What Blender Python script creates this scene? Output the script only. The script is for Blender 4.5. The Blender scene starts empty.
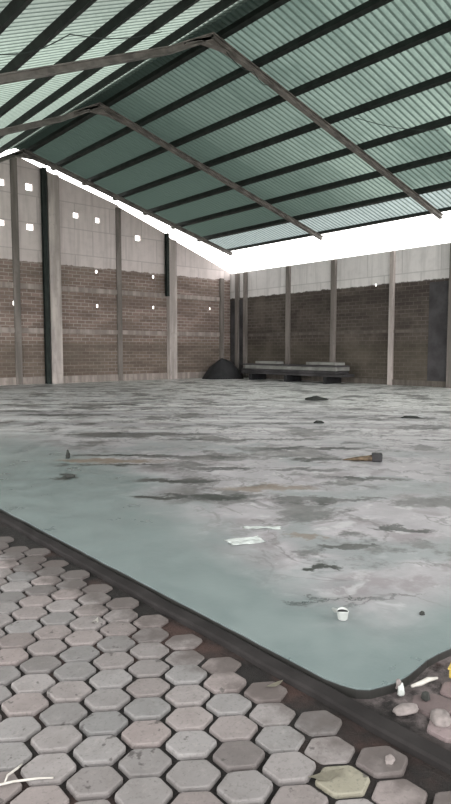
import bpy, bmesh, math, random
from mathutils import Vector, noise, Matrix
random.seed(7)
scene = bpy.context.scene
COL = scene.collection

# ------------------------------------------------------------------ helpers
def obj(name, bm, mat, parent=None, smooth=False, loc=(0, 0, 0)):
    me = bpy.data.meshes.new(name)
    bmesh.ops.recalc_face_normals(bm, faces=bm.faces)
    bm.to_mesh(me); bm.free()
    if mat: me.materials.append(mat)
    if smooth:
        for p in me.polygons: p.use_smooth = True
    o = bpy.data.objects.new(name, me)
    o.location = loc
    COL.objects.link(o)
    if parent: o.parent = parent
    return o

def tag(o, label=None, cat=None, group=None, kind=None):
    if label: o['label'] = label
    if cat: o['category'] = cat
    if group: o['group'] = group
    if kind: o['kind'] = kind
    return o

def thing(name, loc, label, cat, group=None, rz=0):
    o = bpy.data.objects.new(name, None); COL.objects.link(o)
    o.empty_display_size = .1
    o.location = loc; o.rotation_euler = (0, 0, rz)
    return tag(o, label, cat, group)

def box(bm, x0, x1, y0, y1, z0, z1, bevel=0.0):
    r = bmesh.ops.create_cube(bm, size=1)
    vs = r['verts']
    for v in vs:
        v.co = Vector(((x0+x1)/2 + v.co.x*(x1-x0), (y0+y1)/2 + v.co.y*(y1-y0), (z0+z1)/2 + v.co.z*(z1-z0)))
    if bevel > 0:
        es = list({e for v in vs for e in v.link_edges})
        bmesh.ops.bevel(bm, geom=es, offset=bevel, segments=2, affect='EDGES', profile=.5)
    return vs

def sweep(bm, pts, prof, up=Vector((0, 0, 1)), closed_prof=True, caps=True):
    """sweep a 2-D profile (side, up) along points"""
    rings = []
    n = len(pts)
    for i, p in enumerate(pts):
        a = pts[max(i-1, 0)]; b = pts[min(i+1, n-1)]
        t = (Vector(b)-Vector(a)).normalized()
        s = t.cross(up).normalized(); u = s.cross(t)
        rings.append([bm.verts.new(Vector(p)+s*q[0]+u*q[1]) for q in prof])
    m = len(prof)
    for i in range(n-1):
        for j in range(m if closed_prof else m-1):
            bm.faces.new((rings[i][j], rings[i][(j+1) % m], rings[i+1][(j+1) % m], rings[i+1][j]))
    if caps and closed_prof:
        bm.faces.new(rings[0][::-1]); bm.faces.new(rings[-1])
    return rings

def tube(bm, pts, r, seg=8, taper=None):
    rings = []
    n = len(pts)
    for i, p in enumerate(pts):
        a = Vector(pts[max(i-1, 0)]); b = Vector(pts[min(i+1, n-1)])
        t = (b-a).normalized()
        ref = Vector((0, 0, 1)) if abs(t.z) < .9 else Vector((1, 0, 0))
        s = t.cross(ref).normalized(); u = s.cross(t)
        rr = r*(taper[i] if taper else 1)
        rings.append([bm.verts.new(Vector(p)+(s*math.cos(k*2*math.pi/seg)+u*math.sin(k*2*math.pi/seg))*rr) for k in range(seg)])
    for i in range(n-1):
        for j in range(seg):
            bm.faces.new((rings[i][j], rings[i][(j+1) % seg], rings[i+1][(j+1) % seg], rings[i+1][j]))
    bm.faces.new(rings[0][::-1]); bm.faces.new(rings[-1])

# ------------------------------------------------------------------ node helpers
class NT:
    def __init__(s, name):
        s.m = bpy.data.materials.new(name); s.m.use_nodes = True
        s.t = s.m.node_tree; s.t.nodes.clear()
        s.out = s.n('ShaderNodeOutputMaterial')
        s._pos = None
    def n(s, typ, **kw):
        nd = s.t.nodes.new(typ)
        for k, v in kw.items(): setattr(nd, k, v)
        return nd
    def l(s, a, b): s.t.links.new(a, b)
    def put(s, sock, v):
        if isinstance(v, bpy.types.NodeSocket): s.l(v, sock)
        elif isinstance(v, (tuple, list)) and len(v) == 3 and sock.type == 'RGBA': sock.default_value = (*v, 1)
        else: sock.default_value = v
    @property
    def pos(s):
        if s._pos is None: s._pos = s.n('ShaderNodeNewGeometry').outputs['Position']
        return s._pos
    def math(s, op, a, b=0.0, c=0.0, clamp=False):
        nd = s.n('ShaderNodeMath', operation=op); nd.use_clamp = clamp
        s.put(nd.inputs[0], a); s.put(nd.inputs[1], b)
        if len(nd.inputs) > 2: s.put(nd.inputs[2], c)
        return nd.outputs[0]
    def vmath(s, op, a, b=(0, 0, 0)):
        nd = s.n('ShaderNodeVectorMath', operation=op)
        s.put(nd.inputs[0], a); s.put(nd.inputs[1], b)
        return nd.outputs['Value'] if op in ('LENGTH', 'DISTANCE', 'DOT_PRODUCT') else nd.outputs[0]
    def sep(s, v):
        nd = s.n('ShaderNodeSeparateXYZ'); s.l(v, nd.inputs[0]); return nd.outputs
    def comb(s, x, y, z):
        nd = s.n('ShaderNodeCombineXYZ')
        for i, v in enumerate((x, y, z)): s.put(nd.inputs[i], v)
        return nd.outputs[0]
    def noise(s, v, scale, detail=4, rough=.55, dist=0.0, col=False):
        nd = s.n('ShaderNodeTexNoise'); s.put(nd.inputs['Vector'], v)
        nd.inputs['Scale'].default_value = scale; nd.inputs['Detail'].default_value = detail
        nd.inputs['Roughness'].default_value = rough; nd.inputs['Distortion'].default_value = dist
        return nd.outputs['Color' if col else 'Fac']
    def ss(s, v, a, b, lo=0.0, hi=1.0):
        nd = s.n('ShaderNodeMapRange', interpolation_type='SMOOTHSTEP'); s.put(nd.inputs['Value'], v)
        for k, q in (('From Min', a), ('From Max', b), ('To Min', lo), ('To Max', hi)): s.put(nd.inputs[k], q)
        return nd.outputs[0]
    def mix(s, f, a, b, bt='MIX'):
        nd = s.n('ShaderNodeMix', data_type='RGBA', blend_type=bt)
        s.put(nd.inputs[0], f); s.put(nd.inputs[6], a); s.put(nd.inputs[7], b)
        return nd.outputs[2]
    def bump(s, h, strength=.3, dist=.02):
        nd = s.n('ShaderNodeBump'); nd.inputs['Strength'].default_value = strength
        nd.inputs['Distance'].default_value = dist; s.l(h, nd.inputs['Height']); return nd.outputs[0]
    def pbr(s, col, rough=.8, normal=None, spec=.5, metal=0.0):
        b = s.n('ShaderNodeBsdfPrincipled')
        s.put(b.inputs['Base Color'], col if not isinstance(col, tuple) else (*col, 1)); s.put(b.inputs['Roughness'], rough)
        s.put(b.inputs['Specular IOR Level'], spec); s.put(b.inputs['Metallic'], metal)
        if normal: s.l(normal, b.inputs['Normal'])
        s.l(b.outputs[0], s.out.inputs[0])
        return s.m

def simple(name, c, rough=.8, var=.25, scale=8, metal=0.0, bump=.2, spec=.4):
    t = NT(name)
    f = t.noise(t.pos, scale, 5)
    col = t.mix(t.ss(f, .3, .7), tuple(x*(1-var) for x in c), tuple(min(1, x*(1+var)) for x in c))
    return t.pbr(col, rough, t.bump(f, bump, .01), spec, metal)

# ------------------------------------------------------------------ dimensions (metres; x to the right wall, y to the gable wall)
GY, WX = 27.9, 24.2          # inner faces of the gable wall and the right wall
RX, RZ = 11.5, 10.5          # ridge
SR, SL = .268, .43           # slopes right / left
def zr(x): return RZ - (SR*(x-RX) if x > RX else SL*(RX-x))
EAVE_R, EAVE_L = 24.0, -1.6
Y0, Y1 = -3.0, 28.15

# ------------------------------------------------------------------ materials
def mat_roof(name, T, T2, gain, RIDGE):
    t = NT(name)
    p = t.sep(t.pos)
    # sheets are about one metre wide along the building, each weathered by its own amount
    sheet = t.math('FLOOR', t.math('MULTIPLY', p[1], 1/1.6))
    wn = t.n('ShaderNodeTexWhiteNoise', noise_dimensions='2D')
    t.l(t.comb(sheet, t.math('FLOOR', t.math('MULTIPLY', p[0], .27)), 0), wn.inputs['Vector'])
    var = wn.outputs['Value']
    n = t.noise(t.pos, .35, 4)
    n2 = t.noise(t.comb(t.math('MULTIPLY', p[0], .6), t.math('MULTIPLY', p[1], 5), 0), 1.2, 5, .65)
    f = t.math('ADD', t.math('MULTIPLY', var, .30), t.math('ADD', t.math('MULTIPLY', n, .5), t.math('MULTIPLY', n2, .4)))
    gable_tone = t.ss(p[1], gain[0], gain[1])       # uneven light from bay to bay towards the gable, put into the colour
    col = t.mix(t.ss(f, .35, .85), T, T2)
    col = t.mix(gable_tone, col, tuple(x*gain[2] for x in (T[0], T[1]*1.03, T[2])))
    col = t.mix(1.0, col, t.mix(t.ss(p[0], 11.5, 21.0), RIDGE, (1.15, 1.15, 1.15)), 'MULTIPLY')      # tone graded from the ridge down to the eave
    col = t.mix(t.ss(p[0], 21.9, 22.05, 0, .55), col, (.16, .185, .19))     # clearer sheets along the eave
    # dark stripes in the corrugation valleys: shading put into the colour
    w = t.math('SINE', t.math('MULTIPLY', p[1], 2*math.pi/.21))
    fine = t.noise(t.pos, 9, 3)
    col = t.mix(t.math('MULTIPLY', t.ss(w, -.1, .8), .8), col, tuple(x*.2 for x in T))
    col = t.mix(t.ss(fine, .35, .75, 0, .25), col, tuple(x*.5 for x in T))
    tr = t.n('ShaderNodeBsdfTranslucent'); t.l(col, tr.inputs[0])
    df = t.n('ShaderNodeBsdfDiffuse'); t.put(df.inputs[0], t.mix(.3, col, (.22, .32, .29)))
    ad = t.n('ShaderNodeAddShader'); t.l(tr.outputs[0], ad.inputs[0]); t.l(df.outputs[0], ad.inputs[1])
    t.l(ad.outputs[0], t.out.inputs[0])
    return t.m
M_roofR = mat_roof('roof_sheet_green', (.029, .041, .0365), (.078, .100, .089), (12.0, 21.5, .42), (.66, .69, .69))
M_roofL = mat_roof('roof_sheet_backlit', (.052, .066, .058), (.078, .094, .084), (11.0, 15.0, 2.0), (1.12, 1.06, 1.1))  # paler copy of the sheet: stronger light on the left slope put into colour

M_steel = simple('dark_painted_steel', (.014, .019, .017), .7, .35, 3, spec=.3)
M_rafter = simple('weathered_rafter_steel', (.15, .14, .13), .65, .35, 2.5, spec=.4)

def mat_wall(name, zb, axis, plaster, brickA, brickB, mortar):
    t = NT(name)
    p = t.sep(t.pos)
    h = p[axis]
    n1 = t.noise(t.pos, .6, 5, .6); n2 = t.noise(t.pos, 3.0, 5, .65); n3 = t.noise(t.pos, 14, 3)
    streak = t.noise(t.comb(t.math('MULTIPLY', h, 3.0), 0, t.math('MULTIPLY', p[2], .25)), 1.0, 5, .6)
    # brickwork
    b = t.n('ShaderNodeTexBrick')
    wob = t.math('MULTIPLY', t.math('SUBTRACT', n2, .5), .05)
    t.l(t.comb(h, t.math('ADD', p[2], wob), 0), b.inputs['Vector'])
    b.inputs['Scale'].default_value = 1; b.inputs['Brick Width'].default_value = .42
    b.inputs['Row Height'].default_value = .17; b.inputs['Mortar Size'].default_value = .022
    b.inputs['Mortar Smooth'].default_value = .5; b.inputs['Bias'].default_value = 0
    b.inputs['Color1'].default_value = (*brickA, 1); b.inputs['Color2'].default_value = (*brickB, 1)
    b.inputs['Mortar'].default_value = (*mortar, 1)
    # patchwork of brick lots: courses laid at different times
    lot = t.noise(t.comb(t.math('MULTIPLY', h, .25), 0, t.math('MULTIPLY', p[2], 1.6)), 1.3, 3)
    bc = t.mix(t.ss(lot, .4, .62, 0, .6), b.outputs['Color'], tuple(x*.62 for x in brickB))
    bc = t.mix(t.ss(n1, .45, .75, 0, .45), bc, (.19, .165, .14))
    bc = t.mix(t.ss(p[2], 1.6, 2.4, .38, 0), bc, (.085, .075, .055))      # old splash dirt and moss low down
    # block wall with thin joints and water stains
    bl = t.n('ShaderNodeTexBrick')
    t.l(t.comb(h, t.math('ADD', p[2], -.12), 0), bl.inputs['Vector'])
    bl.inputs['Scale'].default_value = 1; bl.inputs['Brick Width'].default_value = 1.9
    bl.inputs['Row Height'].default_value = 1.22; bl.inputs['Mortar Size'].default_value = .035
    bl.inputs['Mortar Smooth'].default_value = .6
    bl.inputs['Color1'].default_value = (*plaster, 1); bl.inputs['Color2'].default_value = (*[x*.9 for x in plaster], 1)
    bl.inputs['Mortar'].default_value = (*[x*.72 for x in plaster], 1)
    pc = t.mix(t.ss(streak, .42, .72, 0, .5), bl.outputs['Color'], tuple(x*.55 for x in plaster))
    pc = t.mix(t.ss(n2, .4, .75, 0, .3), pc, tuple(x*.62 for x in plaster))
    edge = t.math('ADD', zb, t.math('MULTIPLY', t.math('SUBTRACT', n2, .5), .22))
    f = t.ss(t.math('SUBTRACT', p[2], edge), -.03, .03)
    col = t.mix(f, bc, pc)
    hh = t.math('ADD', t.math('MULTIPLY', b.outputs['Fac'], -1), t.math('MULTIPLY', n3, .5))
    hh = t.math('MULTIPLY', hh, t.math('SUBTRACT', 1.0, f))
    return t.pbr(col, .92, t.bump(hh, .6, .02), .2)
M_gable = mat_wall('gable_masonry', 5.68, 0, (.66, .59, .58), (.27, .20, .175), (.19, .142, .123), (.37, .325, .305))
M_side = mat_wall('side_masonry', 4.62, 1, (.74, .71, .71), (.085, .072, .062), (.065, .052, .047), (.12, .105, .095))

def mat_conc(name, c, spec=.25):
    t = NT(name); p = t.sep(t.pos)
    s = t.noise(t.comb(t.math('MULTIPLY', p[0], 4), t.math('MULTIPLY', p[1], 4), t.math('MULTIPLY', p[2], .5)), 1.0, 5)
    n = t.noise(t.pos, 5, 5)
    col = t.mix(t.ss(s, .35, .7), tuple(x*.7 for x in c), tuple(x*1.12 for x in c))
    col = t.mix(t.ss(n, .5, .75, 0, .4), col, tuple(x*.55 for x in c))
    return t.pbr(col, .9, t.bump(n, .3, .01), spec)
M_conc = mat_conc('bare_concrete', (.46, .41, .39))
M_concd = mat_conc('stained_concrete', (.20, .178, .165))

# floor: teal-tinted screed, worn to grey, with blots of dried mud at their places
def mat_floor():
    t = NT('worn_teal_screed'); p = t.sep(t.pos)
    nA = t.noise(t.pos, .55, 6, .62, .4); nB = t.noise(t.pos, 2.2, 6, .62); nC = t.noise(t.pos, 11, 4, .6)
    nF = t.noise(t.comb(t.math('MULTIPLY', p[0], .8), t.math('MULTIPLY', p[1], .8), 0), 1.0, 8, .7)
    teal = t.mix(t.ss(nB, .3, .7), (.098, .126, .127), (.128, .158, .158))
    grey = t.mix(t.ss(nB, .3, .7), (.165, .162, .172), (.30, .292, .305))
    # distance inside the clean teal margin along the kerb and the front edge
    d = t.math('MINIMUM', t.math('MULTIPLY', t.math('SUBTRACT', p[0], 2.27), 1.0),
               t.math('ADD', t.math('MULTIPLY', t.math('SUBTRACT', p[1], 1.65), 1.5), .15))
    widen = t.math('MULTIPLY', t.math('SUBTRACT', p[1], 2.5), .27)
    lim = t.math('ADD', .62, t.math('MINIMUM', t.math('MAXIMUM', widen, 0.0), 1.6))
    dd = t.math('ADD', t.math('SUBTRACT', d, lim), t.math('MULTIPLY', t.math('SUBTRACT', nA, .5), 2.2))
    worn = t.ss(dd, -.35, .45)
    patch = t.ss(nA, .50, .60)                 # teal shows again in patches of the middle ground
    near = t.ss(p[0], 7.0, 11.0, .65, .12)
    worn = t.math('MULTIPLY', worn, t.math('SUBTRACT', 1.0, t.math('MULTIPLY', patch, near)))
    col = t.mix(worn, teal, grey)
    far = t.ss(t.vmath('LENGTH', t.pos), 8.0, 17.0)     # paler with distance: sheen off the bright walls put into the colour
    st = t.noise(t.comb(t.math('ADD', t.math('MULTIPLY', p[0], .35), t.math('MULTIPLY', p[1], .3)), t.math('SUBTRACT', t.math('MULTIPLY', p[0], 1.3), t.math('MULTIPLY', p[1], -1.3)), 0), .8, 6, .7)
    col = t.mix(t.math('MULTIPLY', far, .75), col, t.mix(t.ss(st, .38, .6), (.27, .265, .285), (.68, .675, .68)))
    col = t.mix(t.math('MULTIPLY', t.ss(p[0], 11.0, 17.0), t.ss(nB, .2, .7, .25, .75)), col, (.80, .80, .78))     # eave-gap light near the right wall put into the colour
    mp = t.noise(t.comb(t.math('ADD', p[0], 3.1), p[1], 0), 1.5, 5, .6, .3)
    col = t.mix(t.math('MULTIPLY', t.ss(mp, .52, .62, 0, .6), worn), col, (.115, .10, .107))      # thin film of dried mud
    lite = t.noise(t.comb(t.math('ADD', p[0], 9.1), p[1], 0), 3.3, 5, .6, .3)
    col = t.mix(t.math('MULTIPLY', t.ss(lite, .56, .66, 0, .5), worn), col, (.36, .37, .375))     # pale scuffs
    # thin dark wear marks
    wear = t.math('MULTIPLY', t.ss(nF, .51, .59), t.ss(dd, -.1, .5))
    col = t.mix(t.math('MULTIPLY', wear, .8), col, (.045, .048, .045))
    crack = t.math('ABSOLUTE', t.math('SUBTRACT', t.noise(t.pos, 1.1, 5, .6, .6), .5))
    col = t.mix(t.math('MULTIPLY', t.ss(crack, .004, .022, .5, 0), worn), col, (.06, .06, .058))
    # blots: x, y, half length, half width, angle, strength, brown
    wob = t.vmath('SCALE', t.vmath('SUBTRACT', t.noise(t.pos, 2.6, 5, .7, 0, True), (.5, .5, .5)))
    wob.node.inputs['Scale'].default_value = .95
    pw = t.vmath('ADD', t.vmath('MULTIPLY', t.pos, (1, 1, 0)), t.vmath('MULTIPLY', wob, (1, 1, 0)))
    dark = None; brown = None
    for (x, y, a, b_, ang, st, br) in BLOTS:
        v = t.vmath('SUBTRACT', pw, (x, y, 0))
        m = t.n('ShaderNodeMapping'); t.l(v, m.inputs[0])
        m.vector_type = 'TEXTURE'
        m.inputs['Rotation'].default_value = (0, 0, ang); m.inputs['Scale'].default_value = (a, b_, 1)
        r = t.vmath('LENGTH', m.outputs[0])
        k = t.ss(r, .7, 1.25, min(1, st*1.3), 0)
        if br: brown = k if brown is None else t.math('MAXIMUM', brown, k)
        else: dark = k if dark is None else t.math('MAXIMUM', dark, k)
    col = t.mix(brown, col, (.125, .10, .078))
    col = t.mix(dark, col, (.013, .016, .014))
    col = t.mix(t.ss(p[2], -.012, -.003, 1, 0), col, (.02, .02, .019))     # slab's side darkened below its top edge
    rough = t.math('ADD', t.ss(nB, .3, .7, .26, .44), t.math('MULTIPLY', worn, .06))
    return t.pbr(col, rough, t.bump(t.math('ADD', nC, t.math('MULTIPLY', nB, 2.0)), .12, .01), .5)
AR = -0.71    # long axis of the blots: across the view
BLOTS = [(6.83, 14.1, 1.3, .22, AR, .7, 0), (5.85, 10.03, .8, .2, AR, .6, 0), (6.2, 10.0, 1.4, .25, AR, .65, 0),
         (4.5, 7.75, .75, .16, AR, .8, 1), (3.45, 7.17, .17, .10, AR, .9, 0), (4.45, 6.05, .55, .12, AR, .75, 0),
         (5.3, 6.3, .6, .1, AR, .6, 0), (3.76, 5.5, .3, .10, AR, .8, 0), (4.22, 5.1, .42, .17, AR, .95, 0),
         (3.51, 2.91, .2, .09, AR, .85, 0), (3.97, 3.13, .26, .07, AR, .8, 0), (3.89, 3.56, .2, .09, AR, .6, 1),
         (12.72, 8.18, .5, .12, AR, .8, 0), (10.07, 5.75, .5, .12, AR, .6, 0), (6.95, 8.42, 1.0, .14, AR, .55, 0),
         (5.6, 7.3, .9, .12, AR, .6, 0), (6.1, 5.5, .5, .12, AR, .6, 0), (3.0, 2.5, .3, .02, AR, .5, 0),
         (7.6, 6.6, 1.0, .16, AR, .75, 0), (8.0, 7.6, .7, .12, AR, .6, 0), (5.0, 5.0, .6, .14, AR, .7, 1), (6.3, 4.6, .45, .12, AR, .7, 0), (4.75, 8.15, .9, .07, AR, .9, 0), (4.35, 7.5, .8, .06, AR, .85, 0), (4.9, 4.4, .4, .12, AR, .7, 0), (6.9, 5.9, .5, .12, AR, .85, 0), (9.5, 9.5, 1.2, .2, AR, .5, 0), (5.3, 4.1, .35, .08, AR, .6, 0),
         (4.7, 3.1, .25, .08, AR, .65, 0), (3.32, 2.25, .3, .03, -.2, .4, 0), (8.6, 16.5, 1.6, .3, AR, .5, 0)]
M_floor = mat_floor()

def mat_paver():
    t = NT('hexagonal_paver_concrete')
    at = t.n('ShaderNodeVertexColor', layer_name='tone').outputs['Color']
    n = t.noise(t.pos, 9, 6, .6); n2 = t.noise(t.pos, 60, 4, .6); n3 = t.noise(t.pos, 1.3, 4)
    col = t.mix(t.ss(n, .35, .75, 0, .42), at, t.mix(1.0, at, (.62, .6, .58), 'MULTIPLY'))
    col = t.mix(t.ss(n2, .52, .72, 0, .45), col, (.05, .047, .045))
    col = t.mix(t.ss(t.noise(t.pos, 26, 5, .7), .52, .72, 0, .45), col, t.mix(1.0, at, (1.35, 1.33, 1.3), 'MULTIPLY'))
    col = t.mix(t.ss(t.noise(t.pos, 17, 3, .5), .66, .72, 0, .75), col, (.03, .027, .026))
    p = t.sep(t.pos)
    soil_shade = t.math('ADD', t.math('ADD', t.ss(p[0], 1.5, 2.1), t.ss(p[1], 2.4, 5.5, 0, .55)), t.math('MULTIPLY', t.math('SUBTRACT', n, .5), 1.4))   # soil trodden over stones by the kerb; fading light farther back coloured in too
    soil_shade = t.math('MULTIPLY', t.ss(soil_shade, .45, 1.1), t.ss(p[0], 2.15, 2.3, 1, .25))
    col = t.mix(t.math('MULTIPLY', soil_shade, .8), col, (.05, .042, .04))
    return t.pbr(col, .72, t.bump(t.math('ADD', n2, n), .25, .004), .35)
M_paver = mat_paver()
def mat_soil():
    t = NT('dark_joint_soil'); n = t.noise(t.pos, 6, 6, .7); n2 = t.noise(t.pos, 1.6, 4)
    col = t.mix(t.ss(n, .3, .7), (.004, .0033, .0033), (.011, .0095, .009))
    col = t.mix(t.ss(n2, .52, .68, 0, .7), col, (.045, .024, .020))
    p = t.sep(t.pos); dust = t.math('MULTIPLY', t.ss(p[0], 2.25, 2.4), t.ss(n, .38, .6))
    col = t.mix(dust, col, (.10, .085, .085))
    return t.pbr(col, .85, t.bump(t.noise(t.pos, 25, 5, .7), .9, .02), .3)
M_soil = mat_soil()
M_kerb = mat_conc('kerb_concrete', (.021, .0195, .0195), .08)
M_gbeam = mat_conc('beam_concrete', (.33, .285, .262))
M_beamd = mat_conc('grimy_concrete', (.12, .105, .092))
M_earth = simple('outside_earth', (.25, .24, .21), .9, .3, .6)
M_white = simple('white_plastic', (.32, .34, .33), .4, .08, 20)
M_paper = simple('white_paper', (.62, .66, .65), .7, .18, 14)
M_black = simple('black_sheet', (.012, .012, .014), .6, .4, 3)
M_brown = simple('brown_fibre', (.085, .062, .04), .85, .35, 18)
M_panel = simple('grey_panel', (.20, .20, .19), .75, .3, 1.5)
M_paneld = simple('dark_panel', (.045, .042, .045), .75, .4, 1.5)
M_leaf = simple('pale_dry_leaf', (.20, .19, .15), .7, .2, 20)
M_twig = simple('bleached_twig', (.30, .29, .27), .7, .12, 20)
M_clod = simple('dark_clod', (.018, .02, .018), .9, .4, 15)
M_yellow = simple('yellow_plastic', (.28, .21, .05), .5, .1, 10)
M_stone = simple('pale_stone', (.13, .115, .112), .8, .25, 20)
M_wire = simple('dark_cable', (.02, .03, .028), .6, .2, 5)

# ------------------------------------------------------------------ ground and floor
bm = bmesh.new(); box(bm, -60, 80, -60, 90, -.35, -.09)
g = obj('ground', bm, M_earth); tag(g, kind='structure')
bm = bmesh.new()
nx, ny = 70, 110
vs = [[bm.verts.new((-1.6+8.0*i/nx, -2+15.0*j/ny, -.052+.009*noise.noise(Vector((i*.35, j*.35, 0))))) for j in range(ny+1)] for i in range(nx+1)]
for i in range(nx):
    for j in range(ny): bm.faces.new((vs[i][j], vs[i+1][j], vs[i+1][j+1], vs[i][j+1]))
soil = obj('ground_soil', bm, M_soil, smooth=True); tag(soil, kind='structure')

bm = bmesh.new()      # the slab, with a slightly ragged edge to the kerb and front
def edge_pts():
    pts = []
    y = 28.3
    while y > 1.85:
        pts.append((2.255+.012*noise.noise(Vector((y*2.3, 1, 0)))+.006*noise.noise(Vector((y*9, 3, 0))), y)); y -= .12
    pts += [(2.27, 1.80), (2.295, 1.73), (2.34, 1.685), (2.40, 1.665)]
    x = 2.5
    while x < 24.3:
        pts.append((x, 1.65+.02*noise.noise(Vector((x*3, 7, 0)))+.012*noise.noise(Vector((x*11, 2, 0))))); x += .1
    pts += [(24.35, 1.65), (24.35, 28.3)]
    return pts
ep = edge_pts()
top = [bm.verts.new((x, y, 0)) for x, y in ep]; low = [bm.verts.new((x, y, -.09)) for x, y in ep]
bm.faces.new(top)
for i in range(len(ep)):
    j = (i+1) % len(ep); bm.faces.new((top[i], low[i], low[j], top[j]))
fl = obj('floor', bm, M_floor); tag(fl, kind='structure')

# kerb strip
bm = bmesh.new()
pts = []
y = -1.5
while y < 28.3:
    pts.append((2.19+.010*noise.noise(Vector((y*1.7, 5, 0))), y, -.032+.004*noise.noise(Vector((y*3, 9, 0))))); y += .15
sweep(bm, pts, [(-.05, -.06), (-.05, .006), (-.038, .016), (.038, .016), (.05, .006), (.05, -.06)])
kb = obj('kerb', bm, M_kerb); tag(kb, kind='structure')

# hexagonal pavers: one patterned surface
A_ = Vector((.1025, -.183)); C_ = Vector((.105, .152)); O_ = Vector((1.17, 2.166))
hexv = [(2*A_+C_)/3, (A_+2*C_)/3, (C_-A_)/3, -(2*A_+C_)/3, -(A_+2*C_)/3, (A_-C_)/3]
bm = bmesh.new(); cl = bm.loops.layers.float_color.new('tone')
ok_special = (1.73, 1.37)
cnt = 0
for i in range(-120, 120):
    for j in range(-120, 120):
        c = O_ + i*A_ + j*C_
        inA = -1.45 < c.x < 2.02 and -1.8 < c.y < 12.5
        inB = 2.34 < c.x < 6.2 and -1.8 < c.y < 1.50
        if not (inA or inB): continue
        if inB and random.random() < .05: continue
        base = random.uniform(.110, .158); warm = random.uniform(-.006, .012)
        colr = [base*1.03+warm, base*.975, base*.975-warm*.2]
        if random.random() < .12: colr = [v*.72 for v in colr]
        if inB: colr = [colr[0]*1.08+.006, colr[1]*.95, colr[2]*.97]
        if (c-Vector(ok_special)).length < .09: colr = [.165, .158, .125]
        dz = random.uniform(-.004, .004) - (.004 if inB else 0); tx = random.uniform(-.025, .025); ty = random.uniform(-.025, .025)
        if c.x > 1.85 and inA: dz -= random.uniform(0, .014); tx += .03
        rings = []
        for (s, z) in ((.875, -.06), (.88, -.042), (.86, -.033), (.80, -.030)):
            ring = []
            for k in range(6):
                # rounded corners: two verts per corner
                p0 = hexv[k-1]; p1 = hexv[k]; p2 = hexv[(k+1) % 6]
                for q in (p1+(p0-p1)*.08, p1+(p2-p1)*.08):
                    w = q*s
                    ring.append(bm.verts.new((c.x+w.x, c.y+w.y, z+dz+tx*w.x+ty*w.y)))
            rings.append(ring)
        fs = []
        for a, b in zip(rings, rings[1:]):
            for k in range(12): fs.append(bm.faces.new((a[k], a[(k+1) % 12], b[(k+1) % 12], b[k])))
        fs.append(bm.faces.new(rings[-1]))
        for f in fs:
            for lp in f.loops: lp[cl] = (*colr, 1)
pv = obj('ground_paving', bm, M_paver); tag(pv, kind='structure')

# ------------------------------------------------------------------ walls
def wall_cells(u0, u1, ztop, holes, kinks):
    us = sorted({u0, u1, *kinks, *[h[0]-h[2] for h in holes], *[h[0]+h[2] for h in holes]})
    zs = sorted({-.1, *[h[1]-h[3] for h in holes], *[h[1]+h[3] for h in holes]})
    quads = []
    for a, b in zip(us, us[1:]):
        ta, tb = ztop(a), ztop(b); lo = min(ta, tb)
        rows = [z for z in zs if z < lo-.02]
        for z0, z1 in zip(rows, rows[1:]):
            mu, mz = (a+b)/2, (z0+z1)/2
            if any(abs(mu-h[0]) < h[2] and abs(mz-h[1]) < h[3] for h in holes): continue
            quads.append(((a, z0), (b, z0), (b, z1), (a, z1)))
        quads.append(((a, rows[-1]), (b, rows[-1]), (b, tb), (a, ta)))
    return quads
def build_wall(name, quads, place, normal, th, mat):
    bm = bmesh.new()
    for q in quads: bm.faces.new([bm.verts.new(place(*p)) for p in q])
    bmesh.ops.remove_doubles(bm, verts=bm.verts, dist=1e-4)
    r = bmesh.ops.extrude_face_region(bm, geom=bm.faces[:])
    vv = [e for e in r['geom'] if isinstance(e, bmesh.types.BMVert)]
    bmesh.ops.translate(bm, verts=vv, vec=Vector(normal)*th)
    o = obj(name, bm, mat); tag(o, kind='structure'); return o
TOP = [(-2, 5.0), (4, 6.9), (9.0, 9.15), (11.45, 10.34), (12.95, 9.90), (16.62, 8.93), (16.70, 8.85), (19.6, 7.85), (19.9, 7.65), (22.5, 6.75), (24.4, 6.05)]
def gtop(x):
    for (a, za), (b, zb) in zip(TOP, TOP[1:]):
        if a <= x <= b: return za+(zb-za)*(x-a)/(b-a)
    return TOP[-1][1]
gh = [(10.7, 9.05, .16, .15), (12.0, 9.05, .17, .16), (10.7, 7.28, .12, .13), (12.0, 7.25, .17, .14),
      (14.32, 8.1, .15, .13), (15.5, 8.02, .13, .13), (17.83, 7.42, .17, .14),
      (11.23, 5.45, .10, .09), (15.4, 5.5, .09, .08), (18.8, 5.5, .09, .08),
      (11.2, 3.74, .11, .10), (15.42, 3.8, .08, .08), (18.79, 3.88, .08, .08), (22.7, 3.98, .08, .08)]
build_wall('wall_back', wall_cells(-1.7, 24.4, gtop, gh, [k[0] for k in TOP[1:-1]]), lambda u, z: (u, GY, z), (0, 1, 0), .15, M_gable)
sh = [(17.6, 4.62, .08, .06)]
build_wall('wall_right', wall_cells(-4, 28.05, lambda y: 6.08, sh, []), lambda u, z: (WX, u, z), (1, 0, 0), .15, M_side)

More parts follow.
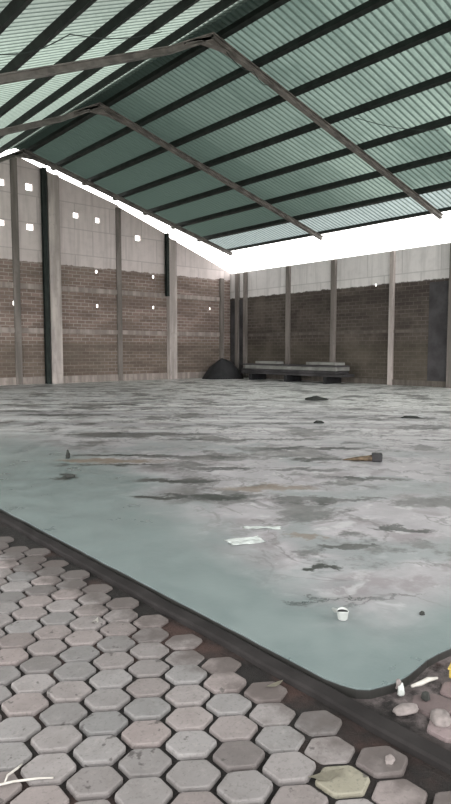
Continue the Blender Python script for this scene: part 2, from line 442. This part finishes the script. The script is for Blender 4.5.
def column(x0, x1, y0, y1, z1, mat=M_conc, label=None):
    bm = bmesh.new(); box(bm, x0, x1, y0, y1, -.02, z1, .012)
    # shutter-board marks: shallow bands
    o = obj('concrete_column', bm, mat); tag(o, label, None, None, 'structure'); return o
column(11.12, 11.42, GY-.10, GY+.02, gtop(11.3)-.05, M_concd)
column(12.78, 13.35, GY-.28, GY+.02, gtop(13.3)-.05)
column(16.50, 16.78, GY-.08, GY+.02, gtop(16.8)-.03, M_concd)
column(19.62, 20.12, GY-.28, GY+.02, gtop(20.1)-.05)
column(23.35, 23.62, GY-.14, GY+.02, 5.75, M_concd)
for y, w, m, d in ((27.2, .30, M_concd, .12), (26.5, .26, M_concd, .12), (23.1, .24, M_concd, .16), (20.0, .26, M_concd, .16), (16.62, .22, M_conc, .14), (13.6, .30, M_concd, .22), (9.9, .26, M_conc, .2), (6.4, .26, M_conc, .2)):
    column(WX-d, WX+.02, y-w/2, y+w/2, 6.02, m)
for y in (7.9, 14.05, 20.5, 27.2):
    column(-1.75, -1.45, y-.15, y+.15, zr(-1.6)-.3)
for xa, xb, nm in ((12.50, 12.72, 'broad concrete column farther from the corner'), (19.45, 19.61, 'broad concrete column nearer the corner')):  # dark strips added for the shaded left sides of the broad columns
    bm = bmesh.new(); zt = gtop(xa)-.06
    sweep(bm, [((xa+xb)/2, GY-.20, 0.0 if xa < 15 else 4.5), ((xa+xb)/2, GY-.20, zt)], [(-(xb-xa)/2, -.10), ((xb-xa)/2, -.10), ((xb-xa)/2, -.07), (.02, -.07), (.02, .07), ((xb-xa)/2, .07), ((xb-xa)/2, .10), (-(xb-xa)/2, .10), (-(xb-xa)/2, .07), (-.02, .07), (-.02, -.07), (-(xb-xa)/2, -.07)], up=Vector((0, 1, 0)))
    tag(obj('column_shade_strip', bm, M_steel), 'narrow dark strip added for the shaded side of the '+nm, 'shade strip')
def cbeam(x0, x1, y0, y1, z0, z1, mat):
    bm = bmesh.new(); box(bm, x0, x1, y0, y1, z0, z1, .01)
    o = obj('concrete_beam', bm, mat); tag(o, None, None, None, 'structure')
for z0, z1 in ((4.42, 4.66), (2.40, 2.62), (-.02, .34)):
    for a, b in ((-1.6, 11.12), (11.42, 12.78), (13.35, 19.62), (20.12, 23.35)):
        cbeam(a, b, GY-.06, GY+.02, z0, z1, M_gbeam)
cbeam(WX-.03, WX+.02, -4, 27.9, 2.38, 2.52, M_beamd)
cbeam(WX-.06, WX+.02, -4, 27.9, -.02, .26, M_beamd)

for k, (ya, yb, zt) in enumerate(((13.78, 14.75, 4.5), (26.68, 27.05, 4.5), (27.36, 27.8, 4.5))):  # thin dark patches added over dark areas of the right wall
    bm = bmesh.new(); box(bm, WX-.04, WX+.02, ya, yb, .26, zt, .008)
    tag(obj('dark_patch_%d' % (k+1), bm, M_paneld), kind='structure')

# ------------------------------------------------------------------ roof sheets (real corrugation)
def roof(name, xa, xb, nrow, mat):
    bm = bmesh.new(); pitch = .21; seg = 6
    n = int((Y1-Y0)/pitch*seg)
    prev = None
    for r in range(nrow+1):
        x = xa+(xb-xa)*r/nrow
        row = [bm.verts.new((x, Y0+k*pitch/seg, zr(x)+.232+.028*math.cos(2*math.pi*k/seg))) for k in range(n+1)]
        if prev:
            for k in range(n): bm.faces.new((prev[k], prev[k+1], row[k+1], row[k]))
        prev = row
    o = obj(name, bm, mat, smooth=True); tag(o, kind='structure'); return o
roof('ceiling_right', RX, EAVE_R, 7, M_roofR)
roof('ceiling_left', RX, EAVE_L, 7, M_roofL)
bm = bmesh.new()       # ridge cap
sweep(bm, [(RX, Y0, 0), (RX, Y1, 0)], [(-.35, zr(RX-.35)+.28), (0, RZ+.30), (.35, zr(RX+.35)+.28), (.35, zr(RX+.35)+.29), (0, RZ+.31), (-.35, zr(RX-.35)+.29)])
rc = obj('ceiling_ridge_cap', bm, M_steel); tag(rc, kind='structure')

# ------------------------------------------------------------------ rafters
ordinals = {7.9: 'steel roof rafter overhead, nearest of the row, mostly out of view',
            14.05: 'long steel roof rafter, lowest and nearest one crossing the whole roof',
            20.5: 'steel roof rafter in the middle, between the nearest one and the gable wall',
            27.25: 'steel roof rafter running close in front of the gable wall'}
def ibeam_profile(w, h, tf=.03, tw=.025):
    return [(-w, 0), (-w, -tf), (-tw, -tf), (-tw, -h+tf), (-w, -h+tf), (-w, -h), (w, -h), (w, -h+tf), (tw, -h+tf), (tw, -tf), (w, -tf), (w, 0)]
def make_rafter(y):
    t = thing('roof_rafter', (RX, y, 0), ordinals[y], 'roof beam', 'steel rafters carrying the roof')
    PZ = -.02
    w, h = .09, .18
    bm = bmesh.new(); sweep(bm, [(0, 0, RZ+PZ), (EAVE_R-.2-RX, 0, zr(EAVE_R-.2)+PZ)], ibeam_profile(w, h)); obj('rafter_beam', bm, M_rafter, t)
    bm = bmesh.new(); sweep(bm, [(0, 0, RZ+PZ), (-1.5, 0, zr(RX-1.5)+PZ-.18), (EAVE_L+.2-RX, 0, zr(EAVE_L+.2)+PZ-.24)], ibeam_profile(w, h)); obj('rafter_beam', bm, M_rafter, t)
    bm = bmesh.new()     # ridge gusset: haunched plate under the apex
    for s in (-.025, .025):
        pts = [(-1.0, zr(RX-1.0)+PZ-.1), (0, RZ+PZ-.1), (1.1, zr(RX+1.1)+PZ-.1), (1.1, zr(RX+1.1)+PZ-h), (.45, RZ+PZ-h-.16), (-.45, RZ+PZ-h-.18), (-1.0, zr(RX-1.0)+PZ-h)]
        ring = [bm.verts.new((px, s, pz)) for px, pz in pts]
        if s < 0: first = ring
    bm.faces.new(first[::-1]); bm.faces.new(ring)
    for k in range(7): bm.faces.new((first[k], first[(k+1) % 7], ring[(k+1) % 7], ring[k]))
    obj('ridge_gusset', bm, M_rafter, t)
    bm = bmesh.new()
    sweep(bm, [(-1.0, 0, zr(RX-1.0)+PZ-h), (-.45, 0, RZ+PZ-h-.18), (.45, 0, RZ+PZ-h-.16), (1.1, 0, zr(RX+1.1)+PZ-h)], [(-w, 0), (-w, -.025), (w, -.025), (w, 0)])
    obj('haunch_flange', bm, M_rafter, t)
    return t
for y in (14.05, 20.5, 27.25): make_rafter(y)
make_rafter(7.9)

# ------------------------------------------------------------------ purlins
RP = [11.86, 13.25, 14.85, 16.55, 18.35, 20.15, 21.95, 23.75]
LP = [10.35, 8.93, 7.48, 5.99, 4.6, 3.2]
names_r = ['right beside the ridge', 'second below the ridge', 'third below the ridge', 'fourth below the ridge', 'fifth below the ridge',
           'sixth below the ridge', 'next to the eave one', 'along the bright eave gap']
names_l = ['uppermost, next to the ridge', 'second from the ridge', 'third from the ridge', 'fourth from the ridge', 'fifth from the ridge', 'sixth from the ridge']
def purlin(x, label, grp, w=.075, h=.20):
    s = -SR if x > RX else SL
    ca = 1/math.sqrt(1+s*s)
    t = None
    bm = bmesh.new()
    # C section, web on the downhill side, tilted with the slope
    c = [(-w, 0), (w, 0), (w, -.03), (w-.012, -.03), (w-.012, -.014), (-w+.014, -.014), (-w+.014, -h+.014), (w-.012, -h+.014), (w-.012, -h+.03), (w, -h+.03), (w, -h), (-w, -h)]
    rot = [(a*ca - b*s*ca, a*s*ca + b*ca) for a, b in c]
    rings = []
    for y in (Y0, Y1-.1):
        rings.append([bm.verts.new((x+a, y, zr(x)+.20+b)) for a, b in rot])
    m = len(rot)
    for k in range(m): bm.faces.new((rings[0][k], rings[0][(k+1) % m], rings[1][(k+1) % m], rings[1][k]))
    bm.faces.new(rings[0][::-1]); bm.faces.new(rings[1])
    o = obj('roof_purlin', bm, M_steel)
    tag(o, label, 'purlin', grp)
    return o
for x, nm in zip(RP, names_r):
    last = x > 23
    purlin(x, 'dark steel purlin on the darker green roof slope, '+nm, 'purlins of the dark green slope', .06 if last else .085, .12 if last else .19)
for x, nm in zip(LP, names_l):
    purlin(x, 'dark steel purlin on the pale roof slope, '+nm, 'purlins of the pale slope', .075, .18)

# thin cables under the roof
def cable(pts, label):
    bm = bmesh.new(); P = []
    for i in range(len(pts)-1):
        a, b = Vector(pts[i]), Vector(pts[i+1])
        for k in range(10):
            f = k/10; q = a.lerp(b, f); q.z -= .12*math.sin(math.pi*f); P.append(q)
    P.append(Vector(pts[-1])); tube(bm, P, .011, 6)
    o = obj('cable', bm, M_wire, smooth=True); tag(o, label, 'cable'); return o
cable([(16.5, 12.9, zr(16.5)-.12), (18.3, 11.0, zr(18.3)-.12)], 'thin dark cable sagging under the darker green slope in the upper right')
cable([(5.0, 12.9, zr(5.0)-.14), (6.2, 12.2, zr(6.2)-.14), (9.0, 12.9, zr(9.0)-.14)], 'thin dark cable strung across the pale roof slope at the top')
cable([(12.0, 14.0, RZ-.42), (12.9, 13.8, zr(12.9)-.4), (13.6, 13.9, zr(13.6)-.35)], 'short loose cable hanging under the ridge joint of the nearest rafter')

# ------------------------------------------------------------------ stack by the right wall
def plank(name, loc, size, rz, mat, label, cat, grp):
    bm = bmesh.new(); sx, sy, sz = size
    box(bm, -sx/2, sx/2, -sy/2, sy/2, 0, sz, .008)
    bmesh.ops.bisect_plane(bm, geom=bm.verts[:]+bm.edges[:]+bm.faces[:], plane_co=(0, 0, 0), plane_no=(0, 1, 0))
    for v in bm.verts: v.co.z += .01*noise.noise(Vector((v.co.x*2, v.co.y, loc[2])))
    o = obj(name, bm, mat, loc=loc); o.rotation_euler = (0, 0, rz); tag(o, label, cat, grp); return o
SX, SY = 23.15, 21.8
for yy, nm in ((-2.6, 'end away from the black heap'), (0, 'middle'), (2.6, 'end near the black heap')):
    plank('timber_bearer', (SX, SY+yy, .001), (1.1, .22, .32), 0, M_black, 'dark bearer on the floor under the long panels, '+nm, 'bearer', 'bearers under the panel stack')
lay = [(.332, .13, M_paneld, 6.9, 'lowest long dark panel of the stack by the brown brick wall'),
       (.475, .12, M_paneld, 6.6, 'second lowest long dark panel of the stack by the brown brick wall'),
       (.607, .18, M_panel, 6.3, 'thick pale grey panel in the stack by the brown brick wall'),
       (.80, .06, M_paneld, 6.7, 'topmost long dark panel of the stack by the brown brick wall')]
for k, (z, th, m, ln, lb) in enumerate(lay):
    plank('long_panel', (SX+.03*(-1)**k, SY+.1*(k % 2)-.05, z), (1.0, ln, th), .006*(-1)**k, m, lb, 'panel', 'long panels stacked by the right wall')
plank('offcut_board', (SX, SY+1.7, .875), (.6, 1.5, .13), .05, M_panel, 'short pale board on the panel stack, nearer the black heap', 'board', 'short boards on the panel stack')
plank('offcut_board', (SX+.05, SY-2.1, .875), (.7, 1.9, .13), -.04, M_panel, 'short pale board on the panel stack, away from the black heap', 'board', 'short boards on the panel stack')

# black heap in the corner
bm = bmesh.new(); nr, na = 14, 40
rows = []
for r in range(nr+1):
    f = r/nr; ring = []
    for a in range(na):
        th = 2*math.pi*a/na
        rx, ry = 1.30*f, .95*f
        x, y = rx*math.cos(th), ry*math.sin(th)
        k = 1+.14*noise.noise(Vector((math.cos(th)*1.5, math.sin(th)*1.5, 3)))
        x *= k; y *= k
        z = 1.12*(1-f**1.9)+.15*(1-f)*noise.noise(Vector((x*2.2, y*2.2, 1)))+.05*noise.noise(Vector((x*6, y*6, 5)))*(1-f)
        z = max(z, 0) if f < 1 else 0
        ring.append(bm.verts.new((x, y, z)))
    rows.append(ring)
for r in range(1, nr):
    for a in range(na): bm.faces.new((rows[r][a], rows[r][(a+1) % na], rows[r+1][(a+1) % na], rows[r+1][a]))
for v in rows[0][1:]: bm.verts.remove(v)
for a in range(na): bm.faces.new((rows[0][0], rows[1][a], rows[1][(a+1) % na]))
hp = obj('covered_heap', bm, M_black, smooth=True, loc=(22.45, 26.45, .002))
tag(hp, 'low black heap on the floor in the far corner of the hall', 'heap')

# ------------------------------------------------------------------ small things lying about
# white cup
cup = thing('plastic_cup', (2.84, 2.25, 0), 'small white plastic cup standing on the teal floor, dark inside', 'cup')
bm = bmesh.new(); seg = 28; prof = [(.0, .002), (.026, .002), (.029, .006), (.035, .052), (.037, .055), (.035, .058), (.0325, .053), (.026, .010), (.0, .008)]
rings = []
for r, z in prof:
    if r == 0: rings.append([bm.verts.new((0, 0, z))])
    else:
        rings.append([bm.verts.new((r*math.cos(2*math.pi*k/seg)*(1.05 if z > .03 else 1), r*math.sin(2*math.pi*k/seg)*(.96 if z > .03 else 1), z+(.004*math.sin(4*math.pi*k/seg) if z > .04 else 0))) for k in range(seg)])
for a, b in zip(rings, rings[1:]):
    for k in range(seg):
        q = [a[k % len(a)], a[(k+1) % seg] if len(a) > 1 else None, b[(k+1) % seg] if len(b) > 1 else None, b[k % len(b)]]
        q = [v for v in q if v]; bm.faces.new(q)
obj('cup_body', bm, M_white, cup, True)
bm = bmesh.new(); bmesh.ops.create_circle(bm, cap_ends=True, segments=24, radius=.0315, matrix=Matrix.Translation((0, 0, .049)))
tag(obj('inner_disc', bm, M_black, cup), 'dark inner disc')  # dark disc just below the rim fills the cup opening
bm = bmesh.new()
for k in range(9):
    a = math.radians(100+k*10); c0 = (.036*math.cos(a), .036*math.sin(a), .056); c1 = (.062*math.cos(a)-.008, .060*math.sin(a), .060+.006*math.sin(k/8*math.pi))
    p = [bm.verts.new(c0), bm.verts.new(c1)]
    if k: bm.faces.new((prevp[0], prevp[1], p[1], p[0]))
    prevp = p
bmesh.ops.solidify(bm, geom=bm.faces[:], thickness=.001)
obj('torn_lid', bm, M_white, cup, True)

def sheet(name, x, y, lx, ly, rz, amp, mat, label, cat, grp=None, outline=None, z=.003, n=14, seed=0):
    bm = bmesh.new(); V = {}
    for i in range(n+1):
        for j in range(n+1):
            u, v = i/n*2-1, j/n*2-1
            e = 1+.13*noise.noise(Vector((math.atan2(v, u)*2, seed, 0)))
            px, py = u*lx/2*e, v*ly/2*e
            if outline == 'leaf': py *= max(.02, (1-abs(u)**1.6))*1.0
            h = abs(noise.noise(Vector((px*9+seed, py*9, seed))))*amp + (abs(u)**2*amp*.8 if outline == 'leaf' else 0)
            V[i, j] = bm.verts.new((px, py, h))
    for i in range(n):
        for j in range(n): bm.faces.new((V[i, j], V[i+1, j], V[i+1, j+1], V[i, j+1]))
    bmesh.ops.solidify(bm, geom=bm.faces[:], thickness=.0012)
    mn = min(v.co.z for v in bm.verts)
    for v in bm.verts: v.co.z -= mn
    o = obj(name, bm, mat, smooth=True, loc=(x, y, z)); o.rotation_euler = (0, 0, rz)
    tag(o, label, cat, grp); return o
sheet('paper_sheet', 3.41, 3.74, .30, .17, -.35, .022, M_paper, 'crumpled white paper lying on the teal floor, the larger of two', 'paper', 'white papers on the floor', seed=2, z=.001)
sheet('paper_sheet', 3.79, 3.93, .34, .08, -.75, .02, M_paper, 'narrow white paper scrap just beyond the larger crumpled one', 'paper', 'white papers on the floor', seed=5, z=.001)

# brown bundle with black end
bd = thing('discarded_brush', (7.25, 5.42, 0), 'brown tapering brush with a black block end lying on the grey floor', 'brush', rz=math.radians(-52))
bm = bmesh.new(); P = []
box(bm, .12, .27, -.065, .065, .0, .12, .018); obj('black_block', bm, M_black, bd)
bm = bmesh.new(); n = 10
rings = []
for i in range(n+1):
    f = i/n; x = .125-f*.42; w = .06*(1-f)**.7+.006; h = .085*(1-f)**.8+.008
    rings.append([bm.verts.new((x, w*math.cos(k*math.pi/5)+.01*noise.noise(Vector((x*9, k, 0))), max(0, h/2+h/2*math.sin(k*math.pi/5)*(1+.2*noise.noise(Vector((x*12, k, 4))))))) for k in range(10)])
for a, b in zip(rings, rings[1:]):
    for k in range(10): bm.faces.new((a[k], a[(k+1) % 10], b[(k+1) % 10], b[k]))
bm.faces.new(rings[0][::-1]); bm.faces.new(rings[-1])
obj('bristles', bm, M_brown, bd, True)

def lump(name, x, y, lx, ly, h, rz, mat, label, cat, grp=None, seed=0, z=.0):
    bm = bmesh.new(); bmesh.ops.create_icosphere(bm, subdivisions=3, radius=1)
    for v in bm.verts:
        d = 1+.35*noise.noise(v.co*1.7+Vector((seed, 0, 0)))+.12*noise.noise(v.co*5+Vector((0, seed, 0)))
        v.co = Vector((v.co.x*lx/2*d, v.co.y*ly/2*d, max(-.15, v.co.z*d)*h))
    mn = min(v.co.z for v in bm.verts)
    for v in bm.verts: v.co.z -= mn
    o = obj(name, bm, mat, smooth=True, loc=(x, y, z)); o.rotation_euler = (0, 0, rz); tag(o, label, cat, grp); return o
PX = math.radians(-40)
lump('mud_clod', 15.04, 13.13, .75, .3, .10, PX, M_clod, 'flat dark clod alone on the pale far floor before the panel stack', 'clod', 'dark clods on the floor', 1)
lump('mud_clod', 12.72, 8.18, .42, .16, .05, PX, M_clod, 'flat dark clod on the pale floor towards the right wall', 'clod', 'dark clods on the floor', 2)
lump('mud_clod', 3.50, 7.12, .13, .07, .035, PX, M_clod, 'dark clod on the clean teal margin near the kerb', 'clod', 'dark clods on the floor', 3)
lump('mud_clod', 4.1, 8.4, .06, .06, .10, PX, M_clod, 'tiny upright dark clod beside the brown mud patch', 'clod', 'dark clods on the floor', 4)
lump('mud_clod', 10.3, 8.9, .22, .12, .05, PX, M_clod, 'small dark clod on the floor behind the brown brush', 'clod', 'dark clods on the floor', 5)
lump('mud_clod', 3.26, 1.98, .035, .025, .018, PX, M_clod, 'pea-sized dark clod near the front edge of the teal floor', 'clod', 'dark clods on the floor', 6)

# leaves and twigs on the pavers
PV = -.028
sheet('dry_leaf', 1.745, 1.45, .15, .045, math.radians(-25), .016, M_leaf, 'pale curled leaf on the yellowish paver close to the kerb', 'leaf', 'dry leaves', 'leaf', PV, seed=3)
sheet('dry_leaf', 1.73, 3.23, .07, .04, .6, .015, M_twig, 'small whitish leaf lying alone on a far paver', 'leaf', 'dry leaves', 'leaf', PV, seed=8)
sheet('dry_leaf', 2.06, 2.04, .11, .03, -.1, .008, M_leaf, 'pale curled leaf on the dark soil against the kerb', 'leaf', 'dry leaves', 'leaf', -.03, seed=9)
tw = thing('forked_twig', (.83, 2.17, PV), 'bleached forked twig on the grey pavers at the lower edge', 'twig')
def tw_part(nm, pts, r):
    bm = bmesh.new(); k = len(pts); tube(bm, pts, r, 8, [.55+.45*math.sin(math.pi*(.15+.7*i/(k-1))) for i in range(k)]); obj(nm, bm, M_twig, tw, True)
tw_part('stem', [(-.115, .085, .006), (-.08, .048, .004), (-.045, .022, .014), (-.01, .022, .006), (.03, .002, .004), (.065, -.03, .012), (.115, -.055, .004)], .0048)
tw_part('branch', [(-.045, .022, .012), (-.018, .058, .014), (.022, .062, .022), (.05, .088, .012)], .0048)
lump('pebble', 2.01, 1.345, .05, .04, .022, .3, M_stone, 'small glinting pebble in the soil between pavers and kerb', 'pebble', None, 7, -.034)

# rubble at the front corner of the slab
lump('rubble_piece', 2.47, 1.60, .04, .03, .045, 0, M_white, 'small upright white rubble chip at the floor corner', 'rubble', 'rubble by the floor corner', 11, -.04)
lump('rubble_piece', 2.50, 1.635, .035, .03, .04, 1, M_stone, 'tiny pale rubble chip against the slab edge beside the white chip', 'rubble', 'rubble by the floor corner', 12, -.035)
lump('rubble_piece', 2.52, 1.50, .05, .04, .03, 1, M_clod, 'black rubble chip on the soil in front of the floor corner', 'rubble', 'rubble by the floor corner', 13, -.035)
lump('rubble_piece', 2.36, 1.50, .13, .06, .03, -.4, M_stone, 'long flat grey rubble piece beside the kerb', 'rubble', 'rubble by the floor corner', 14, -.036)
lump('rubble_piece', 2.42, 1.36, .12, .09, .035, .4, M_stone, 'rounded pinkish grey rubble lump next to the kerb', 'rubble', 'rubble by the floor corner', 15, -.036)
bm = bmesh.new(); tube(bm, [(0, 0, .01), (.05, -.02, .016), (.10, -.03, .022), (.15, -.05, .02)], .012, 8, [.6, 1, 1, .5])
o = obj('stick', bm, M_twig, smooth=True, loc=(2.54, 1.59, -.032)); tag(o, 'short pale stick lying across the rubble along the slab edge', 'stick')
# yellow tub at the right edge
tub = thing('yellow_lid', (2.80, 1.50, -.03), 'yellow plastic piece against the slab edge at the frame side', 'lid', rz=.3)
bm = bmesh.new(); box(bm, -.035, .045, -.03, .03, 0, .05, .008); obj('cap_body', bm, M_yellow, tub)
bm = bmesh.new(); box(bm, -.04, .05, -.035, .035, .045, .055, .004); obj('rim', bm, M_yellow, tub)

# ------------------------------------------------------------------ light: bright overcast sky, brighter on the open left side
w = bpy.data.worlds.new('sky'); scene.world = w; w.use_nodes = True
nt = w.node_tree; nt.nodes.clear()
out = nt.nodes.new('ShaderNodeOutputWorld'); bg = nt.nodes.new('ShaderNodeBackground')
tc = nt.nodes.new('ShaderNodeTexCoord'); dp = nt.nodes.new('ShaderNodeVectorMath'); dp.operation = 'DOT_PRODUCT'
nt.links.new(tc.outputs['Generated'], dp.inputs[0]); dp.inputs[1].default_value = (-.7, -.5, .3)
mr = nt.nodes.new('ShaderNodeMapRange'); nt.links.new(dp.outputs['Value'], mr.inputs['Value'])
mr.inputs['From Min'].default_value = -.9; mr.inputs['From Max'].default_value = .9
mr.inputs['To Min'].default_value = 5.0; mr.inputs['To Max'].default_value = 6.5
nt.links.new(mr.outputs[0], bg.inputs['Strength']); bg.inputs['Color'].default_value = (1.0, .97, .945, 1)
nt.links.new(bg.outputs[0], out.inputs[0])

# ------------------------------------------------------------------ camera
f, H = 617.0, 1.6
pitch = math.atan(52/617); yaw = math.atan(529/617*math.cos(pitch))
cd = bpy.data.cameras.new('camera'); cam = bpy.data.objects.new('camera', cd); COL.objects.link(cam)
cd.sensor_fit = 'VERTICAL'; cd.sensor_height = 24; cd.lens = f/804*24; cd.clip_end = 300; cd.clip_start = .05
cam.location = (0, 0, H); cam.rotation_euler = (math.pi/2-pitch, 0, -yaw)
scene.camera = cam
scene.view_settings.view_transform = 'Standard'; scene.view_settings.look = 'None'
scene.view_settings.gamma = 1; scene.view_settings.use_curve_mapping = False
scene.view_settings.exposure = 0.0
